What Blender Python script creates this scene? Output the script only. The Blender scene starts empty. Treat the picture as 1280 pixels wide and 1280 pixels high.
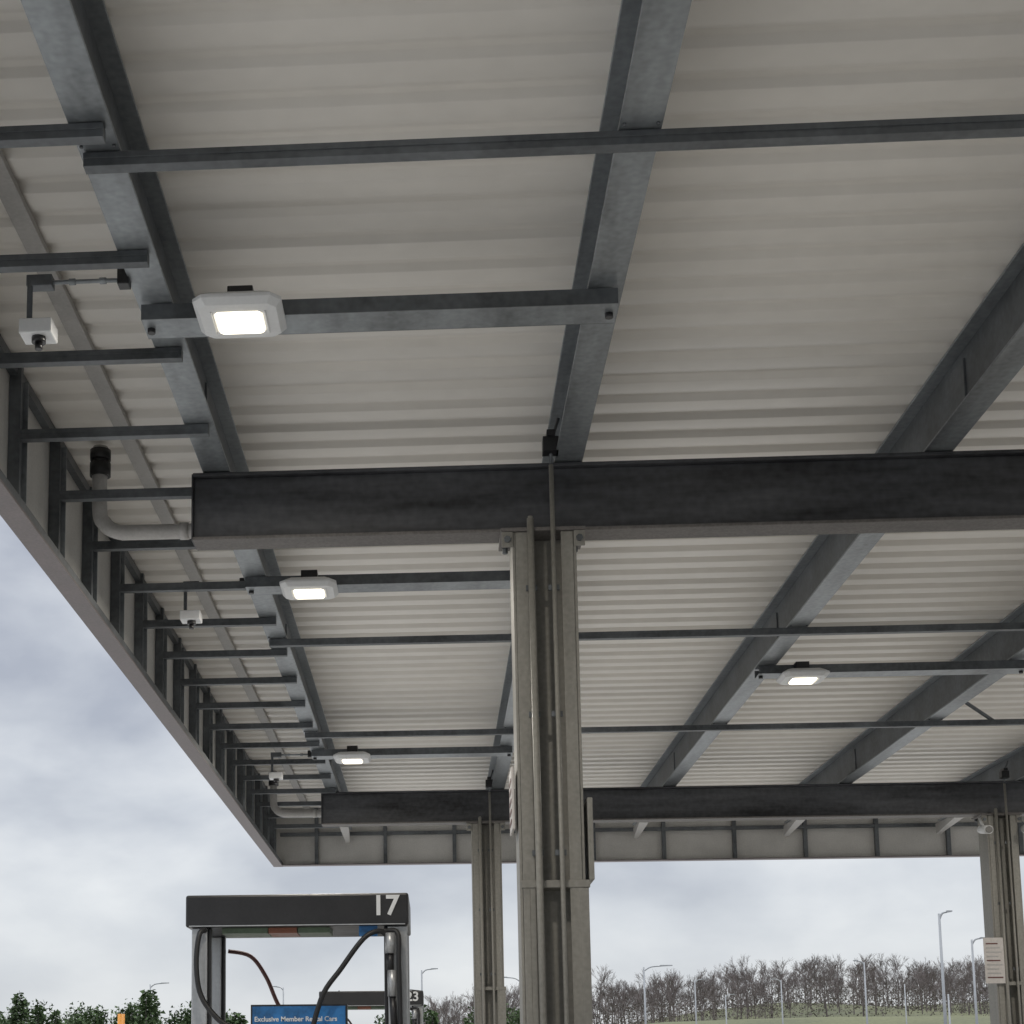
import bpy, bmesh, math, random
import numpy as np
from mathutils import Vector, Matrix
random.seed(7)
E=1.6   # eye height
sc=bpy.context.scene
# ---------------------------------------------------------------- materials
def mat(name,c,rough=.6,metal=0.0,var=.25,scale=6,stretch=(1,1,1),bump=.0,c2=None,fine=60,spec=.5,mixf=.35):
    m=bpy.data.materials.new(name); m.use_nodes=True
    nt=m.node_tree; N=nt.nodes; L=nt.links
    b=N['Principled BSDF']; b.inputs['Metallic'].default_value=metal
    b.inputs['Specular IOR Level'].default_value=spec
    tc=N.new('ShaderNodeTexCoord'); mp=N.new('ShaderNodeMapping'); mp.inputs['Scale'].default_value=stretch
    L.new(tc.outputs['Object'],mp.inputs[0])
    n1=N.new('ShaderNodeTexNoise'); n1.inputs['Scale'].default_value=scale; n1.inputs['Detail'].default_value=4; n1.inputs['Roughness'].default_value=.65
    L.new(mp.outputs[0],n1.inputs['Vector'])
    n2=N.new('ShaderNodeTexNoise'); n2.inputs['Scale'].default_value=fine; n2.inputs['Detail'].default_value=1
    L.new(tc.outputs['Object'],n2.inputs['Vector'])
    mx=N.new('ShaderNodeMath'); mx.operation='MULTIPLY_ADD'; mx.inputs[1].default_value=mixf
    L.new(n2.outputs['Fac'],mx.inputs[0])
    m2=N.new('ShaderNodeMath'); m2.operation='MULTIPLY'; m2.inputs[1].default_value=1-mixf
    L.new(n1.outputs['Fac'],m2.inputs[0]); L.new(m2.outputs[0],mx.inputs[2])
    r=N.new('ShaderNodeValToRGB')
    lo=[x*(1-var) for x in c]; hi=[min(1,x*(1+var)) for x in (c2 or c)]
    r.color_ramp.elements[0].position=.32; r.color_ramp.elements[1].position=.68
    r.color_ramp.elements[0].color=(*lo,1); r.color_ramp.elements[1].color=(*hi,1)
    L.new(mx.outputs[0],r.inputs[0]); L.new(r.outputs[0],b.inputs['Base Color'])
    rr=N.new('ShaderNodeMapRange'); rr.inputs['To Min'].default_value=max(.05,rough-.12); rr.inputs['To Max'].default_value=min(1,rough+.12)
    L.new(n1.outputs['Fac'],rr.inputs[0]); L.new(rr.outputs[0],b.inputs['Roughness'])
    if bump>0:
        bp=N.new('ShaderNodeBump'); bp.inputs['Strength'].default_value=bump; bp.inputs['Distance'].default_value=.01
        L.new(mx.outputs[0],bp.inputs['Height']); L.new(bp.outputs[0],b.inputs['Normal'])
    return m
def emis(name,c,s):
    m=bpy.data.materials.new(name); m.use_nodes=True
    b=m.node_tree.nodes['Principled BSDF']; b.inputs['Base Color'].default_value=(.8,.8,.8,1)
    b.inputs['Emission Color'].default_value=(*c,1); b.inputs['Emission Strength'].default_value=s
    m.cycles.emission_sampling='NONE'
    return m
M=dict(
 deck=mat('deck_paint',(.82,.79,.745),.42,0,.045,.7,(.35,2.2,1),0,fine=8),
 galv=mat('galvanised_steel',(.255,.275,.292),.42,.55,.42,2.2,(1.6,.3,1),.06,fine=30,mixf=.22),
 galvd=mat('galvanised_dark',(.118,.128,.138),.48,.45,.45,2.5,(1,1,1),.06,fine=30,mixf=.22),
 girder=mat('girder_steel',(.026,.027,.032),.45,.2,.55,2,(.35,1,2.5),.1,fine=20,c2=(.066,.068,.075),mixf=.2),
 girdf=mat('girder_flange',(.15,.14,.135),.6,.1,.35,3,(.4,1,1),.1),
 col=mat('column_paint',(.24,.232,.21),.5,0,.22,2.5,(3,3,.4),.04,fine=40),
 fas=mat('fascia_panel_back',(.52,.51,.49),.5,.1,.15,2,(1,1,1),0),
 fasl=mat('fascia_trim',(.17,.148,.152),.5,.2,.25,3,(1,1,1),0),
 trim=mat('light_trim',(.42,.41,.40),.5,.1,.15,3),
 white=mat('white_plastic',(.68,.69,.70),.4,0,.05,5),
 lens=emis('led_lens',(1,.90,.68),2.6),
 black=mat('black_plastic',(.016,.016,.018),.4,0,.3,5),
 rubber=mat('rubber_hose',(.012,.012,.013),.5,0,.3,5),
 silver=mat('brushed_aluminium',(.42,.43,.44),.38,.6,.12,4,(8,8,.5)),
 redh=mat('brown_hose',(.13,.055,.05),.5,0,.2,5),
 blue=mat('sign_blue',(.02,.14,.36),.4,0,.6,5,(1,1,1),mixf=.1),
 green=mat('decal_green',(.10,.14,.09),.5,0,.2,9),
 red=mat('decal_red',(.24,.09,.05),.5,0,.2,9),
 sign=mat('sign_white',(.55,.52,.50),.5,0,.12,20),
 orange=mat('orange_pole',(.75,.33,.06),.5,0,.1,5),
 conc=mat('concrete',(.49,.48,.455),.85,0,.18,1.3,(1,1,1),.2,fine=30),
 kerb=mat('kerb_concrete',(.45,.44,.41),.8,0,.2,3,(1,1,1),.2),
 pole=mat('lamp_pole',(.42,.43,.44),.5,.2,.1,3),
 bark=mat('bare_wood',(.20,.172,.165),.95,0,.35,.12,(1,1,1),0,fine=1,spec=.1),  # wood lightened in colour for distance haze and backlight
 leaf=mat('evergreen_leaf',(.034,.060,.026),.8,0,.6,.5,(1,1,1),0,c2=(.08,.12,.05),fine=4,spec=.2),
 leaf2=mat('understorey',(.155,.137,.122),.95,0,.4,.08,(1,1,1),0,fine=1,spec=.1),
 yellow=mat('yellow_paint',(.55,.38,.05),.6,0,.2,5),
)
# ---------------------------------------------------------------- builder
class B:
    def __init__(s,name,parent=None): s.n=name; s.p=parent; s.bm=bmesh.new(); s.ms=[]
    def mi(s,m):
        if m not in s.ms: s.ms.append(m)
        return s.ms.index(m)
    def box(s,x0,x1,y0,y1,z0,z1,m,rz=0):
        vs=[s.bm.verts.new(v) for v in [(x0,y0,z0),(x1,y0,z0),(x1,y1,z0),(x0,y1,z0),(x0,y0,z1),(x1,y0,z1),(x1,y1,z1),(x0,y1,z1)]]
        for f in [(3,2,1,0),(4,5,6,7),(0,1,5,4),(1,2,6,5),(2,3,7,6),(3,0,4,7)]:
            s.bm.faces.new([vs[i] for i in f]).material_index=s.mi(m)
        return vs
    def tube(s,pts,r,m,seg=10,smooth=True,r2=None,sub=0):
        P=[Vector(p) for p in pts]
        if sub:
            Q=[]; n=len(P)
            for i in range(n-1):
                a=P[max(i-1,0)];b=P[i];c=P[i+1];d=P[min(i+2,n-1)]
                for k in range(sub):
                    t=k/sub
                    Q.append(.5*((2*b)+(c-a)*t+(2*a-5*b+4*c-d)*t*t+(3*b-a-3*c+d)*t**3))
            Q.append(P[-1]); P=Q
        rings=[]; up=None
        for i,p in enumerate(P):
            t=(P[min(i+1,len(P)-1)]-P[max(i-1,0)]).normalized()
            if up is None: up=t.orthogonal().normalized()
            up=(up-t*up.dot(t)).normalized(); sd=t.cross(up)
            rad=r if r2 is None else r+(r2-r)*i/(len(P)-1)
            rings.append([s.bm.verts.new(p+up*math.cos(a)*rad+sd*math.sin(a)*rad) for a in [2*math.pi*j/seg for j in range(seg)]])
        k=s.mi(m)
        for a,b in zip(rings,rings[1:]):
            for j in range(seg):
                f=s.bm.faces.new([a[j],a[(j+1)%seg],b[(j+1)%seg],b[j]]); f.material_index=k; f.smooth=smooth
        if seg>3:
            s.bm.faces.new(rings[0][::-1]).material_index=k; s.bm.faces.new(rings[-1]).material_index=k
    def loft(s,loops,m,cap=True):
        R=[[s.bm.verts.new(p) for p in l] for l in loops]; k=s.mi(m)
        for a,b in zip(R,R[1:]):
            for j in range(len(a)):
                s.bm.faces.new([a[j],a[(j+1)%len(a)],b[(j+1)%len(a)],b[j]]).material_index=k
        if cap:
            s.bm.faces.new(R[0][::-1]).material_index=k; s.bm.faces.new(R[-1]).material_index=k
    def tri(s,a,b,c,m):
        s.bm.faces.new([s.bm.verts.new(a),s.bm.verts.new(b),s.bm.verts.new(c)]).material_index=s.mi(m)
    def done(s,bevel=0,recalc=True):
        if recalc: bmesh.ops.recalc_face_normals(s.bm,faces=s.bm.faces)
        me=bpy.data.meshes.new(s.n); s.bm.to_mesh(me); s.bm.free()
        for m in s.ms: me.materials.append(M[m])
        o=bpy.data.objects.new(s.n,me); sc.collection.objects.link(o)
        if s.p: o.parent=s.p
        if bevel:
            bv=o.modifiers.new('bev','BEVEL'); bv.width=bevel; bv.segments=2; bv.limit_method='ANGLE'
        return o
def empty(name):
    o=bpy.data.objects.new(name,None); sc.collection.objects.link(o); return o
def text(body,size,loc,m,parent,name,ext=.002):
    c=bpy.data.curves.new(name,'FONT'); c.body=body; c.size=size; c.extrude=ext; c.offset=size*.022
    o=bpy.data.objects.new(name,c); sc.collection.objects.link(o); o.location=loc; o.rotation_euler=(math.pi/2,0,0)
    c.materials.append(M[m]); o.parent=parent; return o

# ---------------------------------------------------------------- canopy
XL,XR,Y0,Y1=-2.17,11.6,-12.6,22.1  # unseen rear run lengthened to shade the front deck, right side cut for light
ZD=3.73+E
can=empty('fuel_canopy')
# deck : ribbed profile swept along X
b=B('roof_deck',can); pitch=.262; n=int((Y1-Y0)/pitch)
prof=[(0,0),(.085,.001),(.125,.004),(.165,.013),(.19,.034),(.195,.037),(.238,.037),(.243,.034),(.256,.001)]
xs=[XL-.04,-1.18,.78,2.79,4.83,6.87,8.9,10.9,XR]
prev=None
for i in range(n+1):
    for dy,dz in prof:
        y=Y0+i*pitch+dy
        if y>Y1: break
        row=[b.bm.verts.new((x,y,ZD+dz)) for x in xs]
        if prev:
            for j in range(len(xs)-1):
                f=b.bm.faces.new([prev[j],row[j],row[j+1],prev[j+1]]); f.smooth=True; f.material_index=b.mi('deck')
        prev=row
b.done(recalc=False)
b=B('roof_top',can); b.box(XL-.05,XR,Y0,Y1,ZD+.10,ZD+.14,'trim'); b.done()
def ibeamY(b,xc,y0,y1,z0,z1,fw,tf,tw,m,mw):
    b.box(xc-fw/2,xc+fw/2,y0,y1,z0,z0+tf,m)
    b.box(xc-fw/2,xc+fw/2,y0,y1,z1-tf,z1,m)
    b.box(xc-tw/2,xc+tw/2,y0,y1,z0+tf,z1-tf,mw)
PX=[-1.18,.78,2.79,4.83,6.87,8.9,10.9]
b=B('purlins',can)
for x in PX: ibeamY(b,x,Y0+.1,Y1-.35,3.36+E,ZD-.004,.155,.014,.012,'galv','galvd')  # web in darker steel: recess shade put into the colour
# splice plates and bolts
for x in PX[:6]:
    for yy in (8.3,12.9,18.5):
        b.box(x-.018,x+.018,yy-.28,yy+.02,3.42+E,3.66+E,'galvd')
    for yy in (5.4,8.6,12.0,15.4,18.8):
        for sx in (-.06,.06):
            for sy in (-.06,.06):
                b.tube([(x+sx,yy+sy,3.350+E),(x+sx,yy+sy,3.36+E)],.008,'galvd',6,False)
b.done(.003)
# girders
b=B('girders',can)
GX0=-1.31
for yc in (-11.8,-1.6,8.6,18.8):
    fw=.19
    b.box(GX0,XR-.8,yc-fw/2,yc+fw/2,2.96+E,2.978+E,'girdf')
    b.box(GX0,XR-.8,yc-fw/2,yc+fw/2,3.330+E,3.35+E,'girder')
    b.box(GX0+.001,XR-.8,yc-.055,yc+.055,2.978+E,3.330+E,'girder')  # web darker than the lower flange: front-face shade put into the colour
    b.box(GX0-.008,GX0,yc-fw/2+.004,yc+fw/2-.004,2.964+E,3.346+E,'girder')
b.done(.004)
# transverse struts
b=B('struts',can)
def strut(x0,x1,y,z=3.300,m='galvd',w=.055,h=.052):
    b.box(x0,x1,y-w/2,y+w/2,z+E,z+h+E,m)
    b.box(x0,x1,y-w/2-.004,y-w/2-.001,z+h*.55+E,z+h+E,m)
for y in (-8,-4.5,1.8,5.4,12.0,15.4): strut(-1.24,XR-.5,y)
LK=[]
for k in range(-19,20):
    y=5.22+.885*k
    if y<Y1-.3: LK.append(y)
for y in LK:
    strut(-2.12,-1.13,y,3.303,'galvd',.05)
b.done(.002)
# luminaire support channels
b=B('light_channels',can)
def chan(x0,x1,y):
    b.box(x0,x1,y-.09,y+.09,3.282+E,3.288+E,'galv')  # underside lighter than the sides: lighting put into the steel tones
    b.box(x0,x1,y-.094,y-.0895,3.282+E,3.352+E,'galvd')
    b.box(x0,x1,y+.0895,y+.094,3.282+E,3.352+E,'galvd')
    for x in (x0+.03,x1-.03):
        b.tube([(x,y,3.262+E),(x,y,3.282+E)],.018,'black',8)
for x0,x1,y in ((-1.24,.83,6.63),(-1.24,.83,10.5),(-1.24,.83,16.3),(2.72,4.9,13.2),(6.8,8.9,16.3),(2.72,4.9,2.8)):
    chan(x0,x1,y)
b.done()
# secondary trim strip between edge purlin and fascia
b=B('edge_rail',can)
b.box(-1.79,-1.70,Y0+.2,Y1-.2,ZD-.04,ZD-.003,'trim'); b.done(.003)
# fascia
b=B('fascia',can)
zb=2.93+E
b.box(-2.22,-2.185,Y0-.05,Y1+.05,zb,ZD+.28,'fas')
b.box(-2.23,-2.10,Y0-.05,Y1+.06,zb-.016,zb-.001,'fasl')
b.box(-2.108,-2.10,Y0,Y1,zb,zb+.045,'galvd')
b.box(-2.184,-2.14,Y0,Y1,ZD-.07,ZD-.01,'galvd')
b.box(-2.184,XR,Y1+.001,Y1+.035,zb,ZD+.28,'fas')
b.box(-2.099,XR,Y1-.09,Y1+.045,zb-.015,zb-.002,'fasl')
b.box(-2.184,XR,Y0-.05,Y0-.02,zb,ZD+.28,'fas')
b.box(XR,XR+.04,Y0-.05,Y1+.035,zb,ZD+.28,'fas')
b.box(-2.13,XR,Y1-.06,Y1-.02,3.33+E,3.38+E,'galvd')
for y in LK:
    b.box(-2.183,-2.12,y-.022,y+.022,zb+.002,ZD-.012,'galvd')
    b.box(-2.183,-2.10,y+.05,y+.056,zb+.05,ZD-.08,'galv')
x=-1.62
while x<XR-.2:
    b.box(x-.025,x+.025,Y1-.07,Y1-.001,zb+.001,3.72+E,'galvd'); x+=.96
for x in PX:   # purlin end brackets down to the far fascia
    b.loft([[(x-.06,Y1-1.0,3.35+E),(x+.06,Y1-1.0,3.35+E),(x+.06,Y1-1.0,3.30+E),(x-.06,Y1-1.0,3.30+E)],
            [(x-.03,Y1-.1,3.36+E),(x+.03,Y1-.1,3.36+E),(x+.03,Y1-.1,3.22+E),(x-.03,Y1-.1,3.22+E)]],'trim')
b.done()
# rain drain pipes
b=B('drain_pipes',can)
for yb in (8.95,19.15):
    b.tube([(-1.93,yb,3.70+E),(-1.93,yb,3.32+E),(-1.90,yb,3.23+E),(-1.83,yb,3.18+E),(-1.70,yb,3.17+E),(-1.05,yb,3.17+E)],.045,'trim',14,sub=5)
    b.tube([(-1.93,yb,3.52+E),(-1.93,yb,3.60+E)],.062,'black',14)
    b.tube([(-1.93,yb,3.60+E),(-1.93,yb,3.62+E)],.055,'black',14)
    b.tube([(-1.93,yb,3.62+E),(-1.93,yb,3.68+E)],.062,'black',14)
    b.tube([(-1.45,yb,3.17+E),(-1.40,yb,3.17+E)],.052,'trim',14)
b.done()
# brace
b=B('diagonal_braces',can)
b.tube([(5.02,15.25,3.55+E),(5.39,15.4,3.345+E)],.018,'galvd',6,False)
b.done()
# ---------------------------------------------------------------- columns
def column(x,y,detail=True):
    e=empty('steel_column'); 
    b=B('shaft',e)
    w=.165; zt=2.935+E
    for s in (-1,1):
        b.box(x+s*w-.008,x+s*w+.008,y-.15,y+.15,.16,zt,'col')
        for yy in (-.15,.15):
            b.box(min(x+s*(w-.009),x+s*(w-.075)),max(x+s*(w-.009),x+s*(w-.075)),y+yy-.006,y+yy+.006,.16,zt-.001,'col')
    b.box(x-.156,x+.156,y-.006,y+.006,.16,zt,'col')
    b.box(x-.235,x+.225,y-.17,y+.17,2.936+E,2.957+E,'girdf')
    for sx in (-.20,.19):
        b.box(x+sx-.03,x+sx+.03,y-.165,y-.15,2.85+E,2.935+E,'col')
        b.tube([(x+sx,y-.185,2.89+E),(x+sx,y-.165,2.89+E)],.02,'galvd',6,False)
        for sy in (-.12,.12): b.tube([(x+sx,y+sy,2.905+E),(x+sx,y+sy,2.936+E)],.017,'galvd',6,False)
    # collar & lower protective cover
    b.box(x-.165,x+.195,y-.162,y+.162,2.58,2.62,'col')
    b.box(x-.155,x-.120,y-.158,y+.158,.17,2.578,'col')
    b.box(x+.14,x+.188,y-.158,y+.158,.17,2.578,'col')
    b.box(x-.25,x+.25,y-.25,y+.25,.15,.175,'col')
    b.done(.003)
    b=B('conduits',e)
    b.tube([(x-.065,y-.185,.2),(x-.075,y-.185,3.00+E)],.019,'col',12)
    b.tube([(x-.075,y-.185,3.0+E),(x-.075,y-.185,3.012+E)],.013,'col',12)
    b.tube([(x+.055,y-.185,.2),(x+.045,y-.185,3.30+E)],.013,'col',12)
    for z in (2.75,3.5,4.2):
        for dx in (-.075,.045): b.box(x+dx-.03,x+dx+.03,y-.17,y-.155,z,z+.03,'galvd')
    b.done()
    b=B('clamp',e)
    b.tube([(x+.045,y-.185,3.30+E),(x+.045,y-.2,3.42+E),(x+.09,y-.2,3.56+E)],.009,'galvd',8)
    b.box(x+.0,x+.085,y-.25,y-.16,3.36+E,3.44+E,'black')
    b.box(x+.02,x+.065,y-.27,y-.15,3.44+E,3.47+E,'black')
    b.done()
    return e
for y in (-11.8,-1.6,8.6,18.8):
    for x in (.63,6.55): 
        column(x,y)
# signs on columns
e=empty('warning_sign'); b=B('panel',e); b.box(.425,.440,8.47,8.74,1.30+E,1.64+E,'sign'); b.done(.003)
b=B('lettering',e)
for i in range(5): b.box(.422,.4245,8.50,8.50+.2-.03*(i%2),1.34+.055*i+E,1.36+.055*i+E,'redh')
b.done()
e=empty('notice_sign'); b=B('panel',e); b.box(.822,.850,8.44,8.76,1.02+E,1.46+E,'col'); b.done(.004)
b=B('lettering',e)
for i in range(6): b.box(.8505,.853,8.50,8.70-.03*(i%2),1.08+.055*i+E,1.10+.055*i+E,'black')
b.done()
e=empty('notice_sign'); b=B('panel',e); b.box(6.24,6.46,18.60,18.612,1.0+E,1.52+E,'sign'); b.done(.003)
b=B('lettering',e)
for i in range(9):
    b.box(6.265,6.265+.17-.02*(i%3),18.596,18.599,1.06+.048*i+E,1.075+.048*i+E,'trim' if i%4 else 'redh')
b.done()
# security cameras on the right column
for dx in (-.27,.22):
    e=empty('security_camera'); b=B('housing',e); x=6.55+dx
    b.tube([(x,18.30,2.72+E),(x,18.55,2.76+E)],.05,'white',12); b.tube([(x,18.29,2.72+E),(x,18.305,2.72+E)],.04,'black',12)
    b.tube([(x,18.45,2.75+E),(x,18.6,2.9+E)],.015,'white',8); b.done()
# ---------------------------------------------------------------- lights
def sqo(cx,cy,h,c,z): # rectangle with cut corners, a little wider than deep
    k=h*.93
    return [(cx-h+c,cy-k,z),(cx+h-c,cy-k,z),(cx+h,cy-k+c,z),(cx+h,cy+k-c,z),(cx+h-c,cy+k,z),(cx-h+c,cy+k,z),(cx-h,cy+k-c,z),(cx-h,cy-k+c,z)]
def lum(x,y,z=3.2):
    e=empty('canopy_light'); b=B('housing',e); z+=E
    b.loft([sqo(x,y,.10,.02,z+.006),sqo(x,y,.105,.02,z),sqo(x,y,.165,.035,z+.004),sqo(x,y,.188,.042,z+.03),sqo(x,y,.188,.042,z+.045),sqo(x,y,.14,.03,z+.075)],'white')
    for s in (-1,1):
        b.box(x+s*.115-.004,x+s*.115+.004,y-.1,y+.1,z-.004,z+.002,'white')
    b.done(.002)
    b=B('lens',e); b.loft([sqo(x,y,.096,.010,z+.004),sqo(x,y,.096,.010,z-.006),sqo(x,y,.088,.008,z-.012)],'lens'); b.done()
    b=B('junction_box',e); b.box(x-.055,x+.055,y-.02,y+.10,z+.077,z+.16,'black'); b.box(x-.02,x+.02,y+.1,y+.24,z+.1,z+.13,'black'); b.done(.004)
    a=bpy.data.lights.new('led_array','AREA'); a.shape='SQUARE'; a.size=.17; a.energy=55; a.color=(1,.93,.82)
    o=bpy.data.objects.new('led_array',a); sc.collection.objects.link(o); o.location=(x,y,z-.016); o.parent=e
for x,y in ((-.79,6.43),(-.80,10.33),(-.81,16.10),(3.06,13.05),(7.1,16.1),(3.06,2.6)): lum(x,y)  # last one: unseen near-bay light added for floor bounce
# sensors
def sensor(x,y):
    e=empty('ceiling_sensor'); b=B('mount',e)
    b.box(x-.06,x+.05,y-.03,y+.03,3.335+E,3.385+E,'galvd')
    b.tube([(x,y,3.36+E),(-1.27,y,3.36+E)],.010,'galv',8)
    b.box(-1.30,-1.25,y-.03,y+.03,3.33+E,3.40+E,'black')
    for t in (.33,.66): b.tube([(x+t*.4-.015,y,3.36+E),(x+t*.4+.015,y,3.36+E)],.015,'galv',8)
    b.tube([(x-.045,y-.02,3.36+E),(x-.045,y-.02,3.16+E)],.013,'galvd',8)
    b.done(.003)
    b=B('sensor_head',e); b.box(x-.075,x+.065,y-.08,y+.04,3.10+E,3.165+E,'white'); b.done(.006)
    b=B('detector',e); b.tube([(x,y-.03,3.10+E),(x,y-.03,3.075+E)],.03,'black',12); b.tube([(x,y-.03,3.075+E),(x,y-.03,3.045+E)],.016,'black',12); b.done()
for y in (6.33,10.6,16.5): sensor(-1.63,y)
# ---------------------------------------------------------------- dispensers
def disp(y,num,y_dep=.7):
    e=empty('fuel_dispenser'); xa,xb=-1.345,-.135; xc=(xa+xb)/2
    b=B('cap',e); b.box(xa,xb,y-.02,y+y_dep,2.405,2.58,'black'); b.done(.012)
    b=B('cap_trim',e); b.box(xa+.02,xb-.02,y-.024,y-.0215,2.408,2.414,'silver')
    b.box(xa+.19,xa+.44,y+.05,y+.3,2.375,2.4045,'green'); b.box(xa+.445,xa+.60,y+.05,y+.3,2.375,2.4045,'red'); b.box(xa+.605,xa+.78,y+.05,y+.3,2.375,2.4045,'green')
    b.box(xa+.94,xa+1.04,y+.01,y+.05,2.35,2.4045,'blue'); b.done()
    b=B('posts',e)
    for yy in (y+.01,y+y_dep-.12):
        b.box(xa+.03,xa+.115,yy,yy+.09,.16,2.404,'silver'); b.box(xb-.115,xb-.01,yy,yy+.09,.16,2.404,'silver')
        b.box(xa+.116,xa+.135,yy+.02,yy+.07,.16,2.404,'black'); b.box(xb-.136,xb-.116,yy+.02,yy+.07,.16,2.404,'black')
    b.done(.006)
    b=B('cabinet',e)
    b.box(xa+.14,xb-.14,y+.06,y+y_dep-.08,.16,1.0,'silver'); b.box(xa+.14,xb-.14,y+.03,y+y_dep-.05,1.001,1.55,'black')
    b.box(xa+.2,xb-.2,y+.05,y+.0595,.22,.95,'black')
    b.box(xc-.17,xc+.17,y+.018,y+.029,1.25,1.45,'sign')
    b.box(xc-.3,xc+.3,y+.02,y+.029,1.05,1.2,'silver'); b.done(.008)
    b=B('nozzles',e)
    for s in (-1,1):
        x=xc+s*.42
        b.box(x-.05,x+.05,y-.03,y+.05,1.05,1.4,'black')
        b.tube([(x,y-.06,1.42),(x,y-.1,1.25),(x,y-.05,1.02)],.02,'black',8,sub=4)
    x=xb-.10
    b.tube([(x,y-.05,2.36),(x,y-.05,2.25)],.028,'silver',10); b.tube([(x,y-.05,2.25),(x,y-.055,2.16)],.02,'black',10)
    b.tube([(x+.01,y-.055,2.16),(x+.01,y-.055,2.02)],.027,'silver',10); b.tube([(x+.01,y-.055,2.02),(x+.02,y-.06,1.85)],.02,'black',10)
    b.done()
    b=B('hoses',e)
    b.tube([(xb-.13,y-.02,2.38),(xb-.12,y-.04,2.35),(xb-.16,y-.06,2.37),(xb-.24,y-.08,2.33),(xb-.36,y-.1,2.17),(xb-.47,y-.12,2.0),(xb-.52,y-.12,1.7),(xb-.42,y-.12,1.2),(xb-.36,y-.1,.95),(xb-.20,y-.07,1.1),(xc+.42,y-.06,1.4)],.014,'rubber',8,sub=6)
    b.tube([(xb-.14,y-.02,2.37),(xb-.06,y-.05,2.36),(xb-.055,y-.07,2.2),(xb-.05,y-.08,1.9),(xb-.05,y-.08,1.3),(xb-.15,y-.08,1.0),(xc+.42,y-.06,1.1)],.014,'rubber',8,sub=6)
    b.tube([(xa+.11,y-.02,2.39),(xa+.08,y-.05,2.36),(xa+.07,y-.08,2.2),(xa+.10,y-.1,2.03),(xa+.20,y-.12,1.9),(xa+.34,y-.12,1.80),(xa+.45,y-.12,1.5),(xa+.35,y-.12,1.1),(xa+.2,y-.08,1.1),(xc-.42,y-.06,1.4)],.015,'rubber',8,sub=6)
    b.tube([(xa+.14,y+y_dep+.0,2.33),(xa+.27,y+y_dep+.02,2.30),(xa+.36,y+y_dep+.03,2.18),(xa+.43,y+y_dep+.03,2.02),(xa+.55,y+y_dep+.03,1.8),(xa+.5,y+y_dep,1.2)],.012,'redh',8,sub=6)
    b.tube([(xa+.02,y+.3,2.585),(xa+.2,y+.3,2.582),(xa+.22,y+.3,2.605)],.006,'rubber',6)
    b.tube([(xb-.25,y+.3,2.582),(xb-.15,y+.3,2.605),(xb-.02,y+.3,2.59)],.006,'rubber',6)
    b.done()
    b=B('topper_sign',e); b.box(xa+.355,xb-.335,y-.005,y+.04,1.551,1.985,'black'); b.box(xa+.365,xb-.345,y-.012,y-.0055,1.60,1.975,'blue'); b.done()
    text('Exclusive Member Rental Cars',.036,(xa+.375,y-.0135,1.895),'white',e,'sign_text',.0008)
    text('Fuel Rewards',.05,(xa+.42,y-.0135,1.78),'white',e,'sign_text_2',.0008)
    text(num,.15,(xb-.20,y-.024,2.462),'white',e,'number')
    return e
disp(8.6,'17'); disp(18.6,'23')
b=B('marker_pole'); b.tube([(-1.95,9.8,.0),(-1.93,9.8,1.99)],.022,'orange',10); b.tube([(-1.95,9.8,.0),(-1.95,9.8,.06)],.09,'black',14); b.done()
# islands
for yy in (-11.8,-1.6,8.6,18.8):
    for xc,ww in ((-.3,1.45),(6.55,.9)):
        b=B('pump_island'); pts=[]
        def rr(h,z,d):
            P=[]
            for cx,cy,a0 in ((1,1,0),(-1,1,90),(-1,-1,180),(1,-1,270)):
                for k in range(6):
                    a=math.radians(a0+k*18); r=.3
                    P.append((xc+cx*(ww-r)+math.cos(a)*(r-d),yy+.15+cy*(1.0-r)+math.sin(a)*(r-d),z))
            return P
        b.loft([rr(0,.0,0),rr(0,.13,0),rr(0,.15,.02)],'kerb'); b.done()
# ---------------------------------------------------------------- ground
def sm(a,b_,t):
    t=max(0,min(1,(t-a)/(b_-a))); return t*t*(3-2*t)
def hgt(x,y):
    side=sm(-45,20,x); 
    h=sm(190,275,y)*side*(9.0+1.9*sm(20,45,x))
    h+=sm(285,400,y)*side*(2.0+5.0*sm(30,95,x)-1.5*sm(140,240,x))
    h+=sm(270,330,y)*side*(.9*math.sin(x*.09+y*.02)+.6*math.sin(x*.031-1))
    h*=1-sm(600,1500,y)
    h*=1-sm(500,1500,x)
    return h
gx=sorted(set([-4000,-2000,-1000,-500]+list(range(-260,520,13))+[700,1000,1500,4000]))
gy=sorted(set([-4000,-1000,-200]+list(range(-60,620,12))+[700,900,1200,1500,5000]))
bm=bmesh.new(); G=[[bm.verts.new((x,y,hgt(x,y)+ (math.sin(x*.11)*math.cos(y*.07)*.25 if y>150 else 0))) for x in gx] for y in gy]
for j in range(len(gy)-1):
    for i in range(len(gx)-1):
        f=bm.faces.new([G[j][i],G[j][i+1],G[j+1][i+1],G[j+1][i]]); f.smooth=True
me=bpy.data.meshes.new('ground'); bm.to_mesh(me); bm.free()
g=bpy.data.objects.new('ground',me); sc.collection.objects.link(g)
M['grass']=mat('grass',(.075,.090,.036),.9,0,.35,.05,(1,1,1),.2,c2=(.11,.115,.055),fine=1.5)  # toned down in colour in place of distance haze
me.materials.append(M['grass'])
M['asph']=mat('asphalt',(.16,.158,.155),.9,0,.25,.4,(1,1,1),.3,fine=60)
b=B('asphalt_lot'); b.box(-70,90,-60,150,-.06,.004,'asph'); b.done()
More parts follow.
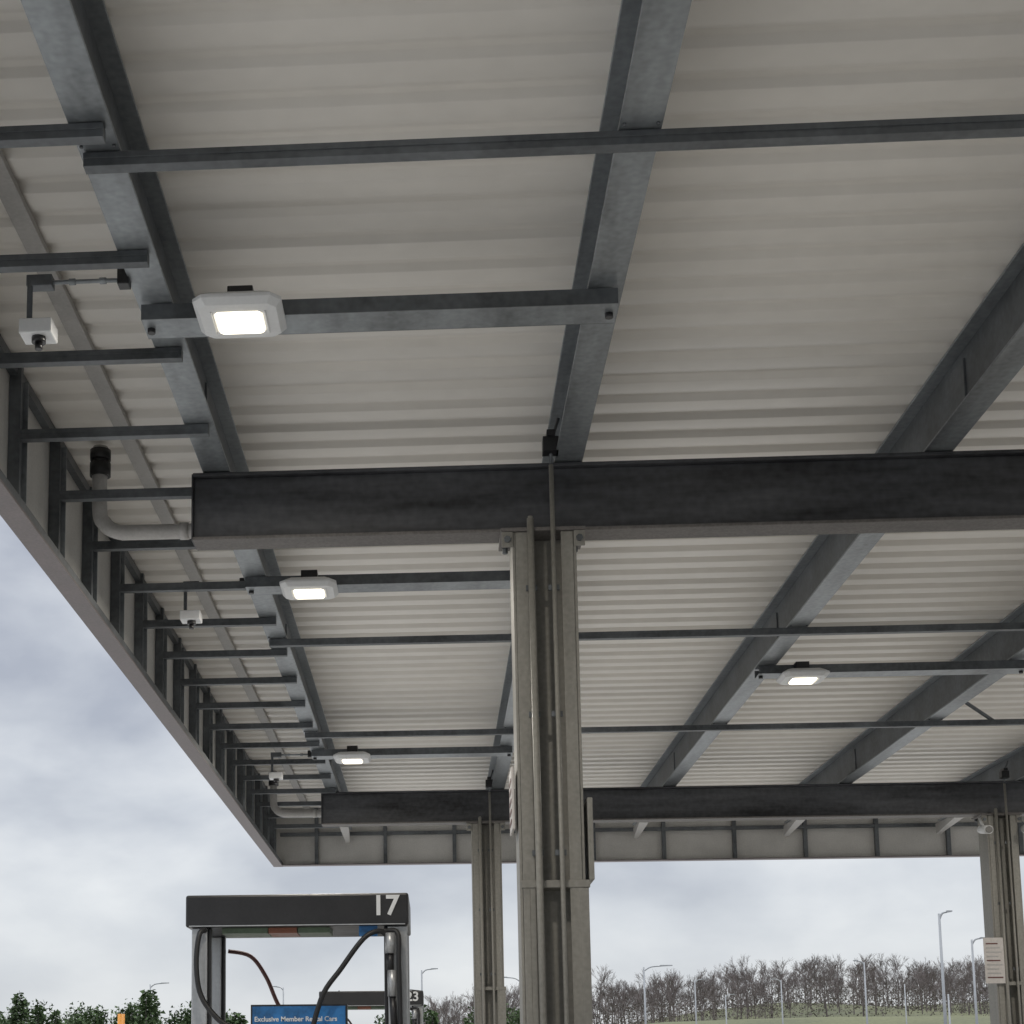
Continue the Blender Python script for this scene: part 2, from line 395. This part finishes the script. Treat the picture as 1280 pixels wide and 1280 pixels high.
# concrete forecourt with joints
b=B('concrete_forecourt')
b.box(-24,36,-34,46,-.05,.012,'conc')
for i in range(12): b.box(-24+5*i-.008,-24+5*i+.008,-34,46,.0125,.0135,'black')
for i in range(14): b.box(-24,36,-30+5.5*i-.008,-30+5.5*i+.008,.014,.015,'black')
b.done()
b=B('lane_markings')
for i in range(14):
    b.box(-40+8*i,-39.85+8*i,60,66,.0045,.009,'sign')
b.box(-60,80,50,50.15,.0045,.009,'yellow'); b.done()
# ---------------------------------------------------------------- street lamps
def lamp(X,Y,top,arm):
    z0=hgt(X,Y)-.1
    b=B('street_lamp'); b.tube([(X,Y,z0),(X,Y,top)],.10,'pole',8,r2=.06)
    b.tube([(X,Y,z0),(X,Y,z0+.8)],.28,'kerb',10)
    if arm:
        b.tube([(X,Y,top-.3),(X+arm*.5,Y,top+.0),(X+arm*1.3,Y,top+.08)],.05,'pole',6,sub=4)
        b.loft([[(X+arm*1.2,Y-.15,top+.04),(X+arm*1.2,Y+.15,top+.04),(X+arm*1.2,Y+.15,top+.14),(X+arm*1.2,Y-.15,top+.14)],
                [(X+arm*2.1,Y-.1,top+.08),(X+arm*2.1,Y+.1,top+.08),(X+arm*2.1,Y+.1,top+.14),(X+arm*2.1,Y-.1,top+.14)]],'pole')
    b.done()
for X,Y,top,arm in ((25.1,81,9.45,.3),(32.2,98,9.5,.4),(15.5,120,9.5,1.0),(-1.0,124,9.7,.6),(-25.2,141,9.8,.8),(7.1,134,9.6,-.9),(34.2,130,10.4,-.4),
                    (-14.2,150,9.9,-.5),(25.6,160,10.8,.6),(36.1,170,11.3,-.5),(51.6,180,11.3,0),(37.5,120,7.3,0),(31.2,175,10.0,.5)):
    lamp(X,Y,top,arm)
# ---------------------------------------------------------------- trees
def conifer(b,x,y,z,h,w):
    b.tube([(x,y,z),(x,y,z+h*.9)],.16,'bark',5,r2=.03)
    n=int(1500*h/7)
    for i in range(n):
        t=random.random()**.75          # 0 top .. 1 base
        lay=round(t*9)/9*.6+t*.4
        r=w*(.08+lay*.95)*(random.random()**.45)*(.8+.4*math.sin(i*1.7))
        a=random.random()*6.283
        p=Vector((x+math.cos(a)*r,y+math.sin(a)*r,z+h*(1-t*.93)-r*.18+random.uniform(-.1,.1)))
        s=.09+.15*random.random()
        d=Vector((math.cos(a),math.sin(a),random.uniform(-.5,.4)))*s*1.6
        q=Vector((random.uniform(-1,1),random.uniform(-1,1),random.uniform(-1,1))).normalized()*s
        b.tri(p-q,p+q,p+d,'leaf')
def bushy(b,x,y,z,h,w,nc=13):
    b.tube([(x,y,z),(x,y,z+h*.7)],.15,'bark',5,r2=.05)
    cl=[(random.uniform(-.6,.6)*w,random.uniform(-.6,.6)*w,h*random.uniform(.25,.88),random.uniform(.3,.55)*w) for _ in range(nc)]
    for cx,cy,cz,cr in cl:
        for i in range(190):
            v=Vector((random.gauss(0,1),random.gauss(0,1),random.gauss(0,1))).normalized()*cr*random.uniform(.4,1.1)
            p=Vector((x+cx,y+cy,z+cz))+v; s=.07+.12*random.random()
            q=Vector((random.uniform(-1,1),random.uniform(-1,1),random.uniform(-1,1))).normalized()*s
            w2=Vector((random.uniform(-1,1),random.uniform(-1,1),random.uniform(-1,1))).normalized()*s
            b.tri(p-q,p+q,p+w2*1.6,'leaf')
b=B('evergreen_tree_line')
x=-38
while x<8:
    Y=random.uniform(118,136)
    base=7.7+ .6*math.sin(x*.5)
    if -17<x<-12: base=6.6
    if -12<=x<-4: base=6.3
    if x>=-4: base=6.4
    hh=base*random.uniform(.80,1.10)
    if random.random()<.5: conifer(b,x,Y,0,hh,hh*random.uniform(.26,.34))
    else: bushy(b,x,Y,0,hh,hh*random.uniform(.26,.34))
    if random.random()<.6: bushy(b,x+.4,Y-3,0,hh*.72,hh*.34,8)
    x+=random.uniform(.6,1.2)
b.done(recalc=False)
# bare woodland: a few branching skeletons, replicated with random turn and scale into one mesh
rng=np.random.default_rng(3)
def template():
    V=[];F=[]
    def seg(p,q,r0,r1):
        t=(q-p).normalized(); u=t.orthogonal().normalized(); s=t.cross(u); n=len(V)
        for c,r in ((p,r0),(q,r1)):
            for k in range(3):
                a=k*2.094; v=c+u*math.cos(a)*r+s*math.sin(a)*r; V.append((v.x,v.y,v.z))
        for k in range(3): F.append((n+k,n+(k+1)%3,n+3+(k+1)%3,n+3+k))
    def br(p,d,l,r,lev):
        q=p+d*l; seg(p,q,r,max(r*.55,.010))
        if lev==0: return
        k=(5,4,4,4)[lev-1] if lev<=4 else 4
        for i in range(k):
            t=random.uniform(.35,1.0)
            dd=(d+Vector((random.gauss(0,.42),random.gauss(0,.42),random.gauss(.10,.22)))).normalized()
            br(p+d*l*t,dd,l*random.uniform(.48,.70),max(r*.5,.012),lev-1)
    br(Vector((0,0,0)),Vector((random.gauss(0,.04),random.gauss(0,.04),1)).normalized(),.44*9,.10,4)
    V=np.array(V); V*=9.0/V[:,2].max()
    return V,np.array(F)
T=[template() for _ in range(7)]
AV=[];AF=[];off=0
for i in range(540):
    X=random.uniform(-8,160); Y=random.uniform(300,410)
    if X/Y<-.02: continue
    V,F=T[random.randrange(7)]; s=random.choice((.5,.7,.85,1,1.1,1.25))*random.uniform(.88,1.1); a=random.random()*6.28
    c,sn=math.cos(a)*s*random.uniform(.9,1.2),math.sin(a)*s
    Q=np.stack([V[:,0]*c-V[:,1]*sn+X,V[:,0]*sn+V[:,1]*c+Y,V[:,2]*s+hgt(X,Y)-.3],1)
    AV.append(Q);AF.append(F+off);off+=len(Q)
AV=np.concatenate(AV);AF=np.concatenate(AF)
nt_=30000
P=[]
for i in range(nt_):
    X=random.uniform(-15,165); Y=random.uniform(297,410)
    P.append((X,Y,hgt(X,Y)+random.random()**1.5*4.6))
P=np.array(P); 
def rv(s): 
    v=rng.normal(size=(nt_,3)); return v/np.linalg.norm(v,axis=1,keepdims=True)*s
TV=np.stack([P+rv(.30),P+rv(.30),P+rv(.30)],1).reshape(-1,3)
me=bpy.data.meshes.new('bare_woodland')
nv=len(AV)+len(TV); me.vertices.add(nv); me.vertices.foreach_set('co',np.concatenate([AV,TV]).astype(np.float32).ravel())
li=np.concatenate([AF.ravel(),np.arange(len(TV))+len(AV)]).astype(np.int32)
me.loops.add(len(li)); me.loops.foreach_set('vertex_index',li)
st=np.concatenate([np.arange(len(AF))*4,len(AF)*4+np.arange(nt_)*3]).astype(np.int32)
me.polygons.add(len(st)); me.polygons.foreach_set('loop_start',st)
me.materials.append(M['bark']); me.materials.append(M['leaf2'])
me.polygons.foreach_set('material_index',np.concatenate([np.zeros(len(AF)),np.ones(nt_)]).astype(np.int32))
me.update(calc_edges=True); me.validate()
o=bpy.data.objects.new('bare_woodland',me); sc.collection.objects.link(o)
# ---------------------------------------------------------------- world
w=bpy.data.worlds.new('World'); sc.world=w; w.use_nodes=True
nt=w.node_tree; N=nt.nodes; L=nt.links
bg=N['Background']; out=N['World Output']
sky=N.new('ShaderNodeTexSky'); sky.sky_type='NISHITA'; sky.sun_disc=False
SE,SR=math.radians(50),math.radians(25)
sky.sun_elevation=SE; sky.sun_rotation=SR
L.new(sky.outputs[0],bg.inputs[0]); bg.inputs[1].default_value=.10
tc=N.new('ShaderNodeTexCoord'); mp=N.new('ShaderNodeMapping'); mp.inputs['Scale'].default_value=(1,1,1.9); mp.inputs['Location'].default_value=(.35,.1,.2)
L.new(tc.outputs['Generated'],mp.inputs[0])
n1=N.new('ShaderNodeTexNoise'); n1.inputs['Scale'].default_value=5.6; n1.inputs['Detail'].default_value=6; n1.inputs['Roughness'].default_value=.48; n1.inputs['Distortion'].default_value=.1
L.new(mp.outputs[0],n1.inputs['Vector'])
cr=N.new('ShaderNodeValToRGB'); e=cr.color_ramp.elements
e[0].position=.36; e[0].color=(.44,.47,.54,1); e[1].position=.64; e[1].color=(.86,.88,.90,1)
m_=e.new(.5); m_.color=(.64,.67,.72,1)
L.new(n1.outputs['Fac'],cr.inputs[0])
sx=N.new('ShaderNodeSeparateXYZ'); L.new(tc.outputs['Generated'],sx.inputs[0])
# cloud layer dissolves into pale haze near the horizon
hz=N.new('ShaderNodeMapRange'); hz.inputs['From Min'].default_value=.0; hz.inputs['From Max'].default_value=.16; hz.inputs['To Min'].default_value=.75; hz.inputs['To Max'].default_value=0
L.new(sx.outputs['Z'],hz.inputs[0])
mh=N.new('ShaderNodeMixRGB'); mh.inputs[2].default_value=(.70,.73,.77,1)
L.new(hz.outputs[0],mh.inputs[0]); L.new(cr.outputs[0],mh.inputs[1])
# overcast luminance: brighter towards the zenith
mr=N.new('ShaderNodeMapRange'); mr.inputs['From Min'].default_value=.36; mr.inputs['From Max'].default_value=.95; mr.inputs['To Min'].default_value=1.0; mr.inputs['To Max'].default_value=3.0
mr.interpolation_type='SMOOTHSTEP'
L.new(sx.outputs['Z'],mr.inputs[0])
bg2=N.new('ShaderNodeBackground'); L.new(mh.outputs[0],bg2.inputs[0]); L.new(mr.outputs[0],bg2.inputs[1])
mix=N.new('ShaderNodeMixShader'); mix.inputs[0].default_value=.9
L.new(bg.outputs[0],mix.inputs[1]); L.new(bg2.outputs[0],mix.inputs[2]); L.new(mix.outputs[0],out.inputs[0])
sd=bpy.data.lights.new('sun','SUN'); sd.energy=1.5; sd.angle=math.radians(14); sd.color=(1,.95,.88)
so=bpy.data.objects.new('sun',sd); sc.collection.objects.link(so)
dirv=Vector((math.sin(SR)*math.cos(SE),math.cos(SR)*math.cos(SE),math.sin(SE)))
so.rotation_euler=dirv.to_track_quat('Z','Y').to_euler()
# ---------------------------------------------------------------- camera
cd=bpy.data.cameras.new('camera'); cam=bpy.data.objects.new('camera',cd); sc.collection.objects.link(cam)
cd.sensor_width=36; cd.lens=2000/1280*36; cd.shift_x=(640-421)/1280; cd.shift_y=(1060-640)/1280
cd.clip_start=.05; cd.clip_end=9000
fz=Vector((.0599,-.9881,-.1414)).normalized(); rx=Vector((.998,.0613,-.0061)); rx=(rx-fz*rx.dot(fz)).normalized(); uy=fz.cross(rx)
R=Matrix((rx,uy,fz)).transposed().to_4x4(); cam.matrix_world=Matrix.Translation((0,0,E))@R
sc.camera=cam
sc.view_settings.view_transform='Standard'; sc.view_settings.look='None'; sc.view_settings.exposure=0
